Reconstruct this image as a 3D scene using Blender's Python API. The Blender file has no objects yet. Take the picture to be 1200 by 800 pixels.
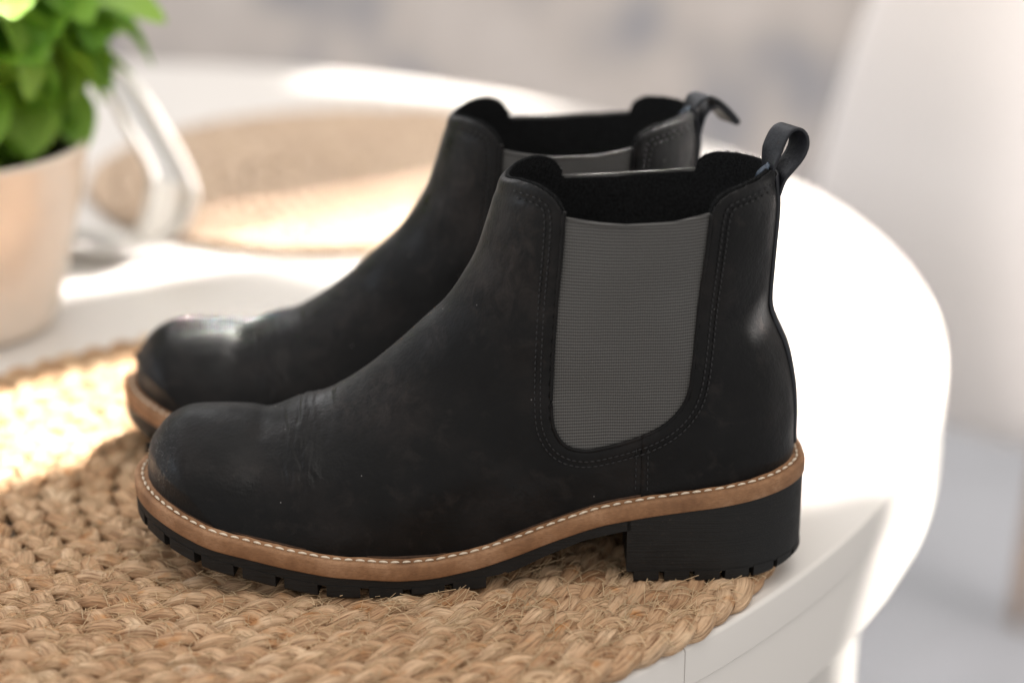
import bpy, bmesh, math, random
import numpy as np
from mathutils import Vector, Matrix, noise

random.seed(7); rng = np.random.default_rng(7)
scene = bpy.context.scene
C = bpy.context.collection
R = math.radians

# ------------------------------------------------------------------ camera
cam_d = bpy.data.cameras.new('camera'); cam = bpy.data.objects.new('camera', cam_d); C.objects.link(cam)
cam.location = (0.01995, -0.85287, 0.40514)
cam.rotation_euler = (R(70.0), 0, 0)
cam_d.sensor_width = 36.0; cam_d.lens = 73.5
cam_d.clip_start = 0.02; cam_d.clip_end = 60
cam_d.dof.use_dof = True; cam_d.dof.focus_distance = 0.885; cam_d.dof.aperture_fstop = 3.0
scene.camera = cam

# ------------------------------------------------------------------ light and exposure
w = bpy.data.worlds.new('World'); scene.world = w; w.use_nodes = True
bg = w.node_tree.nodes['Background']; bg.inputs[0].default_value = (1.0, 0.965, 0.93, 1); bg.inputs[1].default_value = 0.80

def area(name, loc, target, sx, sy, power, color, spread=180, roll=None):
    d = bpy.data.lights.new(name, 'AREA'); d.shape = 'RECTANGLE'; d.size = sx; d.size_y = sy
    d.energy = power; d.color = color; d.spread = R(spread)
    o = bpy.data.objects.new(name, d); C.objects.link(o); o.location = loc
    z = (Vector(loc) - Vector(target)).normalized()
    ref = Vector(roll) if roll else Vector((0, 0, 1))
    x = ref - z * ref.dot(z)
    if roll is None: x = ref.cross(z)
    x.normalize(); y = z.cross(x)
    o.rotation_euler = Matrix((x, y, z)).transposed().to_euler()
    return o

# the broad window behind and to the left, overhead light, and two added fill lamps
area('window_lamp', (-1.3, 2.0, 1.7), (-0.05, 0.1, 0.05), 1.6, 1.4, 22, (0.97, 0.97, 1.0))
area('side_window_lamp', (-1.9, 0.15, 0.85), (-0.1, 0.05, 0.05), 0.5, 0.7, 4, (0.76, 0.86, 1.0))
area('wall_fill_lamp', (0.6, 0.78, 0.95), (0.55, 2.4, 0.25), 1.2, 0.5, 5, (1.0, 0.93, 0.88))  # unseen fill added to brighten the wall and chair
area('chair_fill_lamp', (1.5, -0.25, 0.75), (0.68, 1.05, -0.15), 0.5, 0.5, 4.5, (1.0, 0.92, 0.88), spread=44)  # unseen fill, added to lift the chair's near side only
area('ceiling_lamp', (0.3, -0.35, 2.3), (0, 0, 0), 2.0, 2.0, 25, (1.0, 0.95, 0.89))
# sunbeams that come through the window panes: parallel light, a strip on the table each, plus two added boot highlights
SUN = Vector((0.64, 0.26, 0.72)).normalized()
def beam(name, ground, along, length, width, power_density, spread=0.5, s=SUN):
    """strip of sun: centre on the table, its direction there, its length and width"""
    g = Vector(ground); a = Vector((along[0], along[1], 0)).normalized()
    ax = a - s * a.dot(s); lx = length * ax.length; ax.normalize()
    ay = s.cross(ax); b = Vector((-a.y, a.x, 0)); gy = ay - s * (ay.z / s.z); wy = width / abs(gy.dot(b))
    o = area(name, g + s * 2.2, g, lx, wy, power_density * lx * wy, (1.0, 0.955, 0.895), spread, tuple(ax))
    return o
def strip(a0, a1, b0, b1, pw=12, spread=1.3):
    """strip of the right-hand window, measured along and across the sun's track from a point on the table"""
    a_, b_ = (a0 + a1) / 2, (b0 + b1) / 2
    return ('sunbeam_lamp', (0.16 + 0.78 * a_ - 0.62 * b_, 0.068 + 0.62 * a_ + 0.78 * b_, 0), (0.78, 0.62), a1 - a0, b1 - b0, pw, spread)
BEAMS = [
    ('sunbeam_lamp', (-0.213, 0.143, 0), (0.78, 0.62), 0.32, 0.112, 26, 0.7, Vector((0.40, 0.42, 0.82)).normalized()),
    ('sunbeam_lamp', (-0.115, 0.128, 0.060), (1.0, 0.0), 0.052, 0.05, 42, 0.5, Vector((0.10, 0.80, 0.58)).normalized()),  # narrow beam added for the highlight on the far boot's toe
    ('sunbeam_lamp', (0.1255, -0.016, 0.111), (0.0, 1.0), 0.013, 0.015, 45, 0.3, Vector((0.80, -0.22, 0.62)).normalized()),  # small beam added from the front for the bright heel spot
    ('sunbeam_lamp', (-0.140, 0.470, 0), (0.84, 0.50), 0.34, 0.062, 14, 1.0),
    ('sunbeam_lamp', (-0.100, 0.565, 0), (0.84, 0.50), 0.22, 0.026, 11, 0.9),
    ('sunbeam_lamp', (-0.030, 0.925, 0), (0.90, -0.36), 0.26, 0.060, 14, 1.0),
    strip(0.06, 0.62, -0.012, 0.48), strip(-0.25, -0.035, 0.045, 0.12, 15, 0.5), strip(-0.025, 0.075, -0.008, 0.20), strip(0.062, 0.34, -0.12, 0.008),
]
for b_ in BEAMS: beam(*b_)

scene.view_settings.view_transform = 'Standard'; scene.view_settings.look = 'None'
scene.view_settings.exposure = 0.10; scene.view_settings.gamma = 1.0
scene.view_settings.use_curve_mapping = False
scene.cycles.use_denoising = True
scene.cycles.max_bounces = 8

# ------------------------------------------------------------------ helpers
def tag(o, label=None, cat=None, group=None, kind=None):
    if label: o['label'] = label
    if cat: o['category'] = cat
    if group: o['group'] = group
    if kind: o['kind'] = kind
    return o

def mesh_obj(name, verts, faces, mat, parent=None, smooth=True, uv=None, attrs=None):
    me = bpy.data.meshes.new(name)
    me.from_pydata([tuple(map(float, v)) for v in verts], [], [tuple(map(int, f)) for f in faces])
    if smooth: me.polygons.foreach_set('use_smooth', [True] * len(me.polygons))
    if uv is not None:
        lay = me.uv_layers.new(name='UVMap')
        idx = np.empty(len(me.loops), dtype=np.int32); me.loops.foreach_get('vertex_index', idx)
        lay.data.foreach_set('uv', np.asarray(uv, dtype=np.float32)[idx].ravel())
    if attrs:
        for k, v in attrs.items():
            a = me.attributes.new(k, 'FLOAT', 'POINT'); a.data.foreach_set('value', np.asarray(v, dtype=np.float32))
    me.update()
    if mat: me.materials.append(mat)
    o = bpy.data.objects.new(name, me); C.objects.link(o)
    if parent: o.parent = parent
    return o

def grid_faces(n, m, closed_m=False, off=0):
    """faces for n rows of m verts"""
    F = []
    for i in range(n - 1):
        for j in range(m if closed_m else m - 1):
            j2 = (j + 1) % m
            F.append((off + i * m + j, off + i * m + j2, off + (i + 1) * m + j2, off + (i + 1) * m + j))
    return F

def tube(pts, rad, k=8, closed=False, caps=True, flat=None):
    """verts, faces of a tube along pts; rad scalar or list"""
    P = np.asarray(pts, float); n = len(P)
    rad = np.full(n, rad) if np.isscalar(rad) else np.asarray(rad)
    if closed: T = np.roll(P, -1, 0) - np.roll(P, 1, 0)
    else: T = np.gradient(P, axis=0)
    T /= np.linalg.norm(T, axis=1)[:, None] + 1e-12
    up = np.array([0.0, 0.05, 1.0]) if abs(T[:, 2]).mean() < 0.8 else np.array([0.0, 1.0, 0.1])
    V = []
    for i in range(n):
        a = np.cross(up, T[i]); a /= np.linalg.norm(a) + 1e-12; b = np.cross(T[i], a)
        for j in range(k):
            t = 2 * math.pi * j / k
            V.append(P[i] + rad[i] * (math.cos(t) * a + math.sin(t) * b))
    F = grid_faces(n, k, True)
    if closed:
        for j in range(k): F.append(((n - 1) * k + j, (n - 1) * k + (j + 1) % k, (j + 1) % k, j))
    elif caps:
        F.append(tuple(range(k))[::-1]); F.append(tuple((n - 1) * k + j for j in range(k)))
    return V, F

class MB:
    def __init__(s): s.v = []; s.f = []
    def add(s, V, F):
        o = len(s.v); s.v.extend(V); s.f.extend([tuple(i + o for i in f) for f in F])
    def build(s, name, mat, parent=None, smooth=True): return mesh_obj(name, s.v, s.f, mat, parent, smooth)

def empty(name, loc=(0, 0, 0), rz=0):
    o = bpy.data.objects.new(name, None); C.objects.link(o); o.location = loc; o.rotation_euler = (0, 0, rz)
    o.empty_display_size = 0.05
    return o

def catmull(keys, n):
    K = np.asarray(keys, float); K = np.vstack([2 * K[0] - K[1], K, 2 * K[-1] - K[-2]])
    out = []
    m = len(K) - 3
    for i in range(n):
        s = i / (n - 1) * m; a = min(int(s), m - 1); t = s - a
        p0, p1, p2, p3 = K[a:a + 4]
        out.append(0.5 * (2 * p1 + (p2 - p0) * t + (2 * p0 - 5 * p1 + 4 * p2 - p3) * t * t + (3 * p1 - p0 - 3 * p2 + p3) * t ** 3))
    return np.array(out)

# ------------------------------------------------------------------ materials
class NT:
    """small helper to write a principled material"""
    def __init__(s, name):
        s.m = bpy.data.materials.new(name); s.m.use_nodes = True; s.t = s.m.node_tree; s.n = s.t.nodes
        s.p = s.n['Principled BSDF']
    def new(s, typ, **kw):
        nd = s.n.new(typ)
        for k, v in kw.items():
            if k.startswith('i_'):
                key = k[2:]
                nd.inputs[int(key) if key.isdigit() else key.replace('_', ' ')].default_value = v
            else: setattr(nd, k, v)
        return nd
    def link(s, a, b): s.t.links.new(a, b)
    def coord(s, kind='Object', scale=(1, 1, 1)):
        tc = s.new('ShaderNodeTexCoord'); mp = s.new('ShaderNodeMapping'); mp.inputs['Scale'].default_value = scale
        s.link(tc.outputs[kind], mp.inputs[0]); return mp.outputs[0]
    def noise(s, vec, scale, detail=4, rough=0.55, dist=0.0):
        nd = s.new('ShaderNodeTexNoise'); nd.inputs['Scale'].default_value = scale; nd.inputs['Detail'].default_value = detail
        nd.inputs['Roughness'].default_value = rough; nd.inputs['Distortion'].default_value = dist
        s.link(vec, nd.inputs['Vector']); return nd.outputs['Fac']
    def ramp(s, fac, stops):
        r = s.new('ShaderNodeValToRGB'); e = r.color_ramp.elements
        while len(e) < len(stops): e.new(0.5)
        for i, (p, c) in enumerate(stops):
            e[i].position = p; e[i].color = (*c, 1) if len(c) == 3 else c
        s.link(fac, r.inputs[0]); return r.outputs[0]
    def mix(s, fac, a, b, mode='MIX'):
        m = s.new('ShaderNodeMix'); m.data_type = 'RGBA'; m.blend_type = mode
        for sock, v in ((m.inputs[0], fac), (m.inputs[6], a), (m.inputs[7], b)):
            if hasattr(v, 'is_linked'): s.link(v, sock)
            elif isinstance(v, (int, float)): sock.default_value = v
            else: sock.default_value = (*v, 1)
        return m.outputs[2]
    def math(s, op, a, b=None, c=None):
        m = s.new('ShaderNodeMath'); m.operation = op
        for i, v in enumerate((a, b, c)):
            if v is None: continue
            if hasattr(v, 'is_linked'): s.link(v, m.inputs[i])
            else: m.inputs[i].default_value = v
        return m.outputs[0]
    def maprange(s, v, a, b, c=0.0, d=1.0):
        m = s.new('ShaderNodeMapRange'); m.inputs[1].default_value = a; m.inputs[2].default_value = b
        m.inputs[3].default_value = c; m.inputs[4].default_value = d; s.link(v, m.inputs[0]); return m.outputs[0]
    def bump(s, h, strength, dist, prev=None):
        b = s.new('ShaderNodeBump'); b.inputs['Strength'].default_value = strength; b.inputs['Distance'].default_value = dist
        s.link(h, b.inputs['Height'])
        if prev is not None: s.link(prev, b.inputs['Normal'])
        return b.outputs[0]
    def base(s, c):
        if hasattr(c, 'is_linked'): s.link(c, s.p.inputs['Base Color'])
        else: s.p.inputs['Base Color'].default_value = (*c, 1)
    def set(s, **kw):
        for k, v in kw.items():
            sock = s.p.inputs[k.replace('_', ' ')]
            if hasattr(v, 'is_linked'): s.link(v, sock)
            else: sock.default_value = v
        return s

def m_leather():
    t = NT('black_leather'); co = t.coord()
    n1 = t.noise(co, 26, 5, 0.6); n2 = t.noise(co, 90, 5, 0.65, 0.4); n3 = t.noise(co, 900, 3, 0.6)
    col = t.ramp(n1, [(0.30, (0.0026, 0.0027, 0.0031)), (0.50, (0.0043, 0.0041, 0.0043)), (0.74, (0.0120, 0.0098, 0.0094))])
    scuff = t.ramp(n2, [(0.56, (0, 0, 0)), (0.80, (1, 1, 1))])
    f = t.math('MULTIPLY', scuff, 0.55)
    col = t.mix(f, col, (0.026, 0.0215, 0.020))
    # toe tip: fine pale scuffs, with the window's glint painted into the leather colour
    ss_ = t.new('ShaderNodeSeparateXYZ'); t.link(co, ss_.inputs[0])
    toe = t.math('MULTIPLY', t.maprange(ss_.outputs[0], -0.138, -0.122, 1.0, 0.0), t.maprange(ss_.outputs[2], 0.032, 0.042, 0.0, 1.0))
    scr = t.ramp(t.noise(t.coord('Object', (1, 0.5, 2.6)), 330, 5, 0.75, 1.2), [(0.55, (0, 0, 0)), (0.68, (1, 1, 1))])
    col = t.mix(t.math('MULTIPLY', t.math('MULTIPLY', scr, toe), 0.9), col, (0.16, 0.155, 0.16))
    # nap worn pale on the ankle front; paler mottling over the vamp
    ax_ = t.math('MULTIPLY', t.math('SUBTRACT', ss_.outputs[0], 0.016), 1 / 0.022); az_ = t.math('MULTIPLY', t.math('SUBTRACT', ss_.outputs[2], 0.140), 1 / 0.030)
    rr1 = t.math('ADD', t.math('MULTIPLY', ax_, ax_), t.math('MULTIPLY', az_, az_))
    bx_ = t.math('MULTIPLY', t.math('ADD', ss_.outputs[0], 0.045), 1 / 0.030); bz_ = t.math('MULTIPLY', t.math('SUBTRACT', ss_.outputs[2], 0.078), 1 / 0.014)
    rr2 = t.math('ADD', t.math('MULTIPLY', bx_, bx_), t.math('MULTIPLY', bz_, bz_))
    pale_nap = t.math('MULTIPLY', t.maprange(t.math('MINIMUM', rr1, rr2), 0.1, 1.4, 1.0, 0.0), t.maprange(t.noise(t.coord('Object', (1, 1, 0.6)), 150, 6, 0.7, 0.8), 0.42, 0.68, 0.0, 0.5))
    col = t.mix(pale_nap, col, (0.034, 0.028, 0.0255))
    # stray lint specks
    lint = t.new('ShaderNodeTexVoronoi', i_Scale=95.0); t.link(co, lint.inputs['Vector'])
    col = t.mix(t.maprange(lint.outputs['Distance'], 0.022, 0.036, 0.4, 0.0), col, (0.30, 0.29, 0.28))
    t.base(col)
    t.set(Roughness=t.maprange(t.noise(co, 40, 4), 0.32, 0.68, 0.27, 0.62))
    t.p.inputs['Specular IOR Level'].default_value = 0.135
    t.p.inputs['Sheen Weight'].default_value = 0.05; t.p.inputs['Sheen Roughness'].default_value = 0.5
    # flex wrinkles across the vamp, only where the foot bends
    sx = t.new('ShaderNodeSeparateXYZ'); t.link(co, sx.inputs[0])
    mp = t.coord('Object', (1, 0.35, 0.30))
    wv = t.new('ShaderNodeTexWave', wave_type='BANDS', bands_direction='X', i_Scale=130.0, i_Distortion=7.0, i_Detail=3.0)
    wv.inputs['Detail Scale'].default_value = 1.6; t.link(mp, wv.inputs[0])
    dx = t.math('ABSOLUTE', t.math('ADD', t.math('ADD', sx.outputs[0], 0.0685), t.math('MULTIPLY', t.math('SUBTRACT', sx.outputs[2], 0.055), 0.12)))
    mask = t.maprange(dx, 0.002, 0.0095, 1.0, 0.0)
    mz = t.maprange(sx.outputs[2], 0.030, 0.052, 0.0, 1.0)
    mask = t.math('MULTIPLY', mask, mz)
    dx2 = t.math('ABSOLUTE', t.math('ADD', sx.outputs[0], 0.038)); mk2 = t.math('MULTIPLY', t.maprange(dx2, 0.001, 0.008, 0.16, 0.0), mz)
    mask = t.math('MAXIMUM', mask, mk2)
    wr = t.math('MULTIPLY', wv.outputs['Fac'], mask)
    b = t.bump(wr, 0.14, 0.0005)
    b = t.bump(n3, 0.22, 0.0004, b)
    vor = t.new('ShaderNodeTexVoronoi', i_Scale=620.0); t.link(co, vor.inputs['Vector'])
    b = t.bump(vor.outputs['Distance'], 0.10, 0.0006, b)
    b = t.bump(t.noise(co, 60, 4), 0.30, 0.0028, b)
    t.link(b, t.p.inputs['Normal'])
    return t.m

def m_simple(name, col, rough=0.6, spec=0.5, nscale=200, var=0.25, bump=0.2, bdist=0.0006, metal=0.0):
    t = NT(name); co = t.coord(); n = t.noise(co, nscale, 5, 0.6)
    lo = tuple(c * (1 - var) for c in col); hi = tuple(min(1, c * (1 + var)) for c in col)
    t.base(t.ramp(n, [(0.3, lo), (0.7, hi)]))
    t.set(Roughness=rough, Metallic=metal); t.p.inputs['Specular IOR Level'].default_value = spec
    if bump: t.link(t.bump(n, bump, bdist), t.p.inputs['Normal'])
    return t.m

def m_elastic():
    t = NT('grey_elastic'); co = t.coord(); sx = t.new('ShaderNodeSeparateXYZ'); t.link(co, sx.inputs[0])
    zz = t.math('ADD', sx.outputs[2], t.math('MULTIPLY', t.math('SUBTRACT', sx.outputs[0], 0.07), -0.02))
    zz = t.math('ADD', zz, t.math('MULTIPLY', t.noise(t.coord('Object', (1, 1, 0.35)), 55, 3), 0.0012))
    ribs = t.math('SINE', t.math('MULTIPLY', zz, 2 * math.pi / 0.00138))
    cross = t.math('SINE', t.math('MULTIPLY', sx.outputs[0], 2 * math.pi / 0.00095))
    h = t.math('ADD', t.math('MULTIPLY', ribs, 0.6), t.math('MULTIPLY', cross, 0.30))
    h01 = t.maprange(h, -0.88, 0.88)
    big = t.noise(co, 38, 3)
    c = t.ramp(h01, [(0.1, (0.040, 0.039, 0.038)), (0.9, (0.118, 0.115, 0.111))])
    c = t.mix(t.maprange(big, 0.35, 0.7, 0.0, 0.22), c, (0.085, 0.083, 0.080))
    lint = t.ramp(t.noise(co, 1500, 2), [(0.72, (0, 0, 0)), (0.80, (1, 1, 1))])
    c = t.mix(t.math('MULTIPLY', lint, 0.35), c, (0.33, 0.32, 0.31))
    t.base(c); t.set(Roughness=0.85); t.p.inputs['Specular IOR Level'].default_value = 0.2
    b = t.bump(h, 0.35, 0.0005); b = t.bump(t.noise(co, 45, 2), 0.25, 0.003, b)
    t.link(b, t.p.inputs['Normal'])
    return t.m

def m_welt():
    t = NT('tan_welt_leather'); co = t.coord()
    n = t.noise(co, 60, 5, 0.65); n2 = t.noise(t.coord('Object', (1, 1, 4)), 500, 4, 0.7)
    c = t.ramp(n, [(0.25, (0.15, 0.070, 0.032)), (0.5, (0.27, 0.140, 0.068)), (0.75, (0.40, 0.235, 0.135))])
    c = t.mix(t.maprange(n2, 0.42, 0.75, 0.0, 0.6), c, (0.12, 0.056, 0.028))
    t.base(c); t.set(Roughness=t.maprange(n, 0.2, 0.8, 0.62, 0.8)); t.p.inputs['Specular IOR Level'].default_value = 0.3
    b = t.bump(n2, 0.35, 0.0006); b = t.bump(n, 0.2, 0.002, b); t.link(b, t.p.inputs['Normal'])
    return t.m

def m_rubber():
    t = NT('black_rubber'); co = t.coord()
    n = t.noise(co, 120, 5, 0.6); st = t.noise(t.coord('Object', (6, 6, 260)), 5, 4, 0.6)
    dust = t.noise(co, 520, 4, 0.7)
    c = t.ramp(n, [(0.3, (0.0065, 0.0063, 0.0062)), (0.7, (0.0125, 0.012, 0.0115))])
    c = t.mix(t.maprange(dust, 0.62, 0.78, 0.0, 0.30), c, (0.11, 0.085, 0.062))
    t.base(c); t.set(Roughness=t.maprange(n, 0.3, 0.7, 0.5, 0.7)); t.p.inputs['Specular IOR Level'].default_value = 0.25
    b = t.bump(st, 0.35, 0.0009); b = t.bump(dust, 0.25, 0.0006, b); t.link(b, t.p.inputs['Normal'])
    return t.m

def m_jute(name='jute', pale_mat=False):
    t = NT(name)
    uv = t.new('ShaderNodeUVMap'); mp = t.new('ShaderNodeMapping'); mp.inputs['Scale'].default_value = (70, 22, 1)
    t.link(uv.outputs[0], mp.inputs[0])
    fib = t.noise(mp.outputs[0], 1.0, 5, 0.65, 0.6)
    mp2 = t.new('ShaderNodeMapping'); mp2.inputs['Scale'].default_value = (34, 1.1, 1); t.link(uv.outputs[0], mp2.inputs[0])
    lump = t.noise(mp2.outputs[0], 1.0, 3, 0.6)
    co = t.coord(); big = t.noise(co, 42, 3, 0.6); big2 = t.noise(co, 95, 2, 0.5)
    at = t.new('ShaderNodeAttribute'); at.attribute_name = 'tone'
    c = t.ramp(lump, [(0.26, (0.27, 0.135, 0.063)), (0.43, (0.54, 0.335, 0.195)), (0.60, (0.67, 0.465, 0.300)), (0.85, (0.80, 0.645, 0.485))])
    if pale_mat: c = t.mix(0.62, c, (0.70, 0.585, 0.475))  # far mat: same jute, blur haze put into a paler colour
    rust = t.maprange(big2, 0.58, 0.74, 0.0, 0.2 if pale_mat else 0.85)
    c = t.mix(rust, c, (0.47, 0.215, 0.075))
    pale = t.maprange(big, 0.58, 0.75, 0.0, 0.55); c = t.mix(pale, c, (0.82, 0.66, 0.46))
    dk = t.ramp(fib, [(0.31, (0.26, 0.17, 0.11)), (0.48, (0.90, 0.88, 0.85)), (0.72, (1.15, 1.15, 1.12))])
    c = t.mix(1.0, c, dk, 'MULTIPLY')
    t.base(c); t.set(Roughness=0.72); t.p.inputs['Specular IOR Level'].default_value = 0.25
    b = t.bump(fib, 1.0, 0.0016); t.link(b, t.p.inputs['Normal'])
    return t.m

M = {}
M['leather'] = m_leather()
M['elastic'] = m_elastic()
M['welt'] = m_welt()
M['rubber'] = m_rubber()
M['jute'] = m_jute(); M['pale_jute'] = m_jute('hazed_jute', True)
M['fibre'] = m_simple('jute_fibre', (0.60, 0.44, 0.27), 0.7, 0.25, 60, 0.3, 0)
M['lining'] = m_simple('black_felt_lining', (0.010, 0.0105, 0.011), 0.95, 0.1, 900, 0.6, 0.6, 0.0008)
M['thread_white'] = m_simple('cream_thread', (0.66, 0.56, 0.44), 0.75, 0.2, 900, 0.15, 0.4, 0.0004)
M['thread_black'] = m_simple('black_thread', (0.014, 0.014, 0.015), 0.6, 0.3, 900, 0.3, 0.2)
M['thread_blue'] = m_simple('blue_thread', (0.035, 0.055, 0.085), 0.45, 0.5, 900, 0.2, 0.2)
M['strap'] = m_simple('black_webbing', (0.010, 0.011, 0.015), 0.5, 0.4, 700, 0.3, 0.4, 0.0005)
M['rand'] = m_simple('dark_brown_edge', (0.050, 0.024, 0.012), 0.7, 0.3, 300, 0.4, 0.4, 0.0006)
M['white_lacquer'] = m_simple('white_lacquer', (0.69, 0.655, 0.615), 0.36, 0.45, 6, 0.015, 0.02, 0.001)

# ------------------------------------------------------------------ boot shape (millimetres, x toe(-) to heel(+), z up from the mat)
ZT_X = np.array([-150, -128, -118, -104, -90, -75, -55, -30, -14, 6, 24, 40, 56, 78, 87, 114, 130, 150.])
ZT_Z = np.array([37.0, 33.0, 30.6, 27.2, 24, 21, 17.8, 14.8, 14.2, 17, 22.3, 28.2, 33.3, 37.6, 38.9, 42.6, 44.3, 45.5])
_zx = np.linspace(-152, 152, 305)
_zz = np.interp(_zx, ZT_X, ZT_Z); _k = np.hanning(23); _k /= _k.sum()
_zz = np.convolve(np.pad(_zz, 11, 'edge'), _k, 'valid')
def zt(x): return np.interp(x, _zx, _zz)

KEYS = [((19.5, 181.0), (128.0, 183)), ((16.4, 169.8), (129.8, 169)), ((14.2, 164.0), (130.9, 158)), ((10.9, 152.9), (130.5, 146)),
        ((5.4, 136.0), (129.7, 130)), ((-1.7, 122.8), (129.4, 115)), ((-8.7, 113.3), (131.6, 106.5)), ((-16.9, 105.4), (137.6, 93)),
        ((-28, 94.8), (141.4, 75)), ((-39.5, 84.8), (142.4, 57)), ((-46, 79.8), (141.2, None)), ((-52, 75.7), (128, None)),
        ((-58.5, 71.9), (105, None)), ((-64, 69.4), (75, None)), ((-70, 68.2), (40, None)), ((-75, 66.5), (5, None)),
        ((-80, 64.2), (-25, None)), ((-85, 62.0), (-50, None)), ((-89, 61.5), (-72, None)), ((-96, 62.5), (-86, None)),
        ((-107, 63.0), (-100, None)), ((-118, 62.7), (-111, None)), ((-124.5, 61.6), (-119, None)), ((-131.3, 57.8), (-126.5, None)),
        ((-136.2, 52.0), (-133, None)), ((-138.9, 47.0), (-137, None)), ((-139.8, 40.0), (-139, None)), ((-140, 32.0), (-139.95, None))]
KEYS = [(f, (b[0], b[1] if b[1] is not None else float(zt(b[0])) - 1.5)) for f, b in KEYS]
NU, NT_ = 420, 110
UV = catmull([(*f, *b) for f, b in KEYS], NU)
Fc = UV[:, :2].copy(); Bc = UV[:, 2:].copy()
low = np.arange(NU) / (NU - 1) * (len(KEYS) - 1) >= 10
Bc[low, 1] = zt(Bc[low, 0]) - 1.5
frontL = np.vstack([[25, 205], Fc, [-140, 10]])
ib = int(10 / (len(KEYS) - 1) * (NU - 1))
backL = np.vstack([[127, 205], Bc[:ib], [141.6, 10]])

def pdist(x, z, L):
    x = np.asarray(x, float); z = np.asarray(z, float); shp = x.shape
    p = np.stack([x.ravel(), z.ravel()], 1); best = np.full(len(p), 1e9)
    for a, b in zip(L[:-1], L[1:]):
        d = b - a; l2 = d @ d
        if l2 < 1e-9: continue
        t = np.clip(((p - a) @ d) / l2, 0, 1)
        q = p - a - t[:, None] * d
        best = np.minimum(best, (q * q).sum(1))
    return np.sqrt(best).reshape(shp)
def sup(q, n): return (1 - (1 - np.clip(q, 0, 1)) ** n) ** (1 / n)
def smooth(a, b, v): t = np.clip((v - a) / (b - a), 0, 1); return t * t * (3 - 2 * t)
WFX = [-142, -110, -80, -55, -30, 0, 30, 60, 90, 120, 145]
WF_L = [45.5, 49, 51.5, 52.5, 50, 43.5, 38, 35, 34.5, 34, 33]
WF_M = [43.5, 45.5, 47, 46.5, 42, 36.5, 33.5, 33, 33, 33, 33]
fL = np.vstack([frontL[:1], frontL[1:-1:2], frontL[-2:]]); bL = backL[::2]
def width(x, z, side):
    """half width of the upper at side-view point (x, z); side -1 lateral, +1 medial"""
    x = np.asarray(x, float); z = np.asarray(z, float)
    dF = pdist(x, z, fL); dB = pdist(x, z, bL)
    wf = np.interp(x, WFX, WF_L if side < 0 else WF_M)
    ws = np.interp(z, [60, 85, 110, 140, 170, 190], [35, 35.5, 37.5, 40, 42, 42.5])
    k = smooth(42, 102, z); W = wf * (1 - k) + ws * k
    belly = 1 + 0.012 * np.sin(np.clip((z - zt(x)) / 40, 0, 1) * math.pi) * (1 - k)
    rF = np.interp(x, [-140, -100, -60, -10, 30], [49, 49, 51, 54, 57]); rB = np.interp(z, [40, 80, 130], [38, 42, 52])
    return W * belly * sup(dF / rF, 1.93 - 0.13 * k) * sup(dB / rB, 2.1 - 0.32 * k)

uu = np.arange(NU)[:, None]; tau = np.arange(NT_)[None, :] / (NT_ - 1)
tt = 0.5 - 0.5 * np.cos(math.pi * tau)
GX = Fc[:, :1] * (1 - tt) + Bc[:, :1] * tt
GZ = Fc[:, 1:] * (1 - tt) + Bc[:, 1:] * tt

# rim of the leather, the elastic gore, the seam between vamp and heel quarter
RIM_X = [10, 16, 22, 29, 34, 37.5, 40.5, 43, 60, 97, 99, 101.5, 104.5, 109, 118, 125, 135]
RIM_Z = [168.2, 169.5, 171.6, 171.6, 169.8, 167.4, 163.2, 156, 150, 150, 158, 165, 168.6, 170.8, 172.3, 173, 173.5]
GORE = np.array([(42, 215), (41.6, 168), (41.1, 160), (40.2, 145), (38.6, 126.6), (37.0, 100.3), (36.5, 77.3), (38.0, 67.6), (42.7, 60.9), (50.7, 58.4),
                 (60.4, 59.8), (72.3, 63.4), (83.0, 68.7), (90.4, 76.0), (94.4, 85.0), (96.1, 100.3), (97.5, 122.8), (99.7, 145.0), (101.2, 162.9), (102, 170), (102.5, 215)])
gcurve = catmull(GORE, 140)
def poly_sd(x, z, P):
    """signed distance, positive outside the closed polygon"""
    L = np.vstack([P, P[:1]]); d = pdist(x, z, L); ins = np.zeros(x.shape, bool)
    for (x1, z1), (x2, z2) in zip(L[:-1], L[1:]):
        c = ((z1 > z) != (z2 > z)) & (x < (x2 - x1) * (z - z1) / (z2 - z1 + 1e-12) + x1); ins ^= c
    return np.where(ins, -d, d)
D_GORE = poly_sd(GX, GZ, gcurve[::2])
_rx = np.linspace(5, 140, 271); _rz = np.interp(_rx, RIM_X, RIM_Z); _k2 = np.hanning(9); _k2 /= _k2.sum()
_rz = np.convolve(np.pad(_rz, 4, 'edge'), _k2, 'valid')
def rim(x): return np.interp(x, _rx, _rz)
D_RIM = rim(GX) - GZ
SEAM_X = 75.0

def clip_grid(P, fields, side):
    """polygons of the grid where every field is > 0 (marching clip, shared verts)"""
    n, m, _ = P.shape
    fl = np.minimum.reduce(fields)
    verts = []; vid = {}; faces = []
    def vert(key, pos):
        if key not in vid: vid[key] = len(verts); verts.append(pos)
        return vid[key]
    for i in range(n - 1):
        if fl[i:i + 2].max() <= 0: continue
        for j in range(m - 1):
            c = ((i, j), (i, j + 1), (i + 1, j + 1), (i + 1, j))
            v = [fl[q] for q in c]
            if max(v) <= 0: continue
            poly = []
            for a in range(4):
                qa, qb = c[a], c[(a + 1) % 4]; va, vb = v[a], v[(a + 1) % 4]
                if va > 0: poly.append(vert(qa, P[qa]))
                if (va > 0) != (vb > 0):
                    t = va / (va - vb); key = (qa, qb) if qa < qb else (qb, qa)
                    poly.append(vert(key, P[qa] * (1 - t) + P[qb] * t))
            if len(poly) >= 3: faces.append(tuple(poly) if side > 0 else tuple(poly[::-1]))
    return verts, faces

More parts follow.
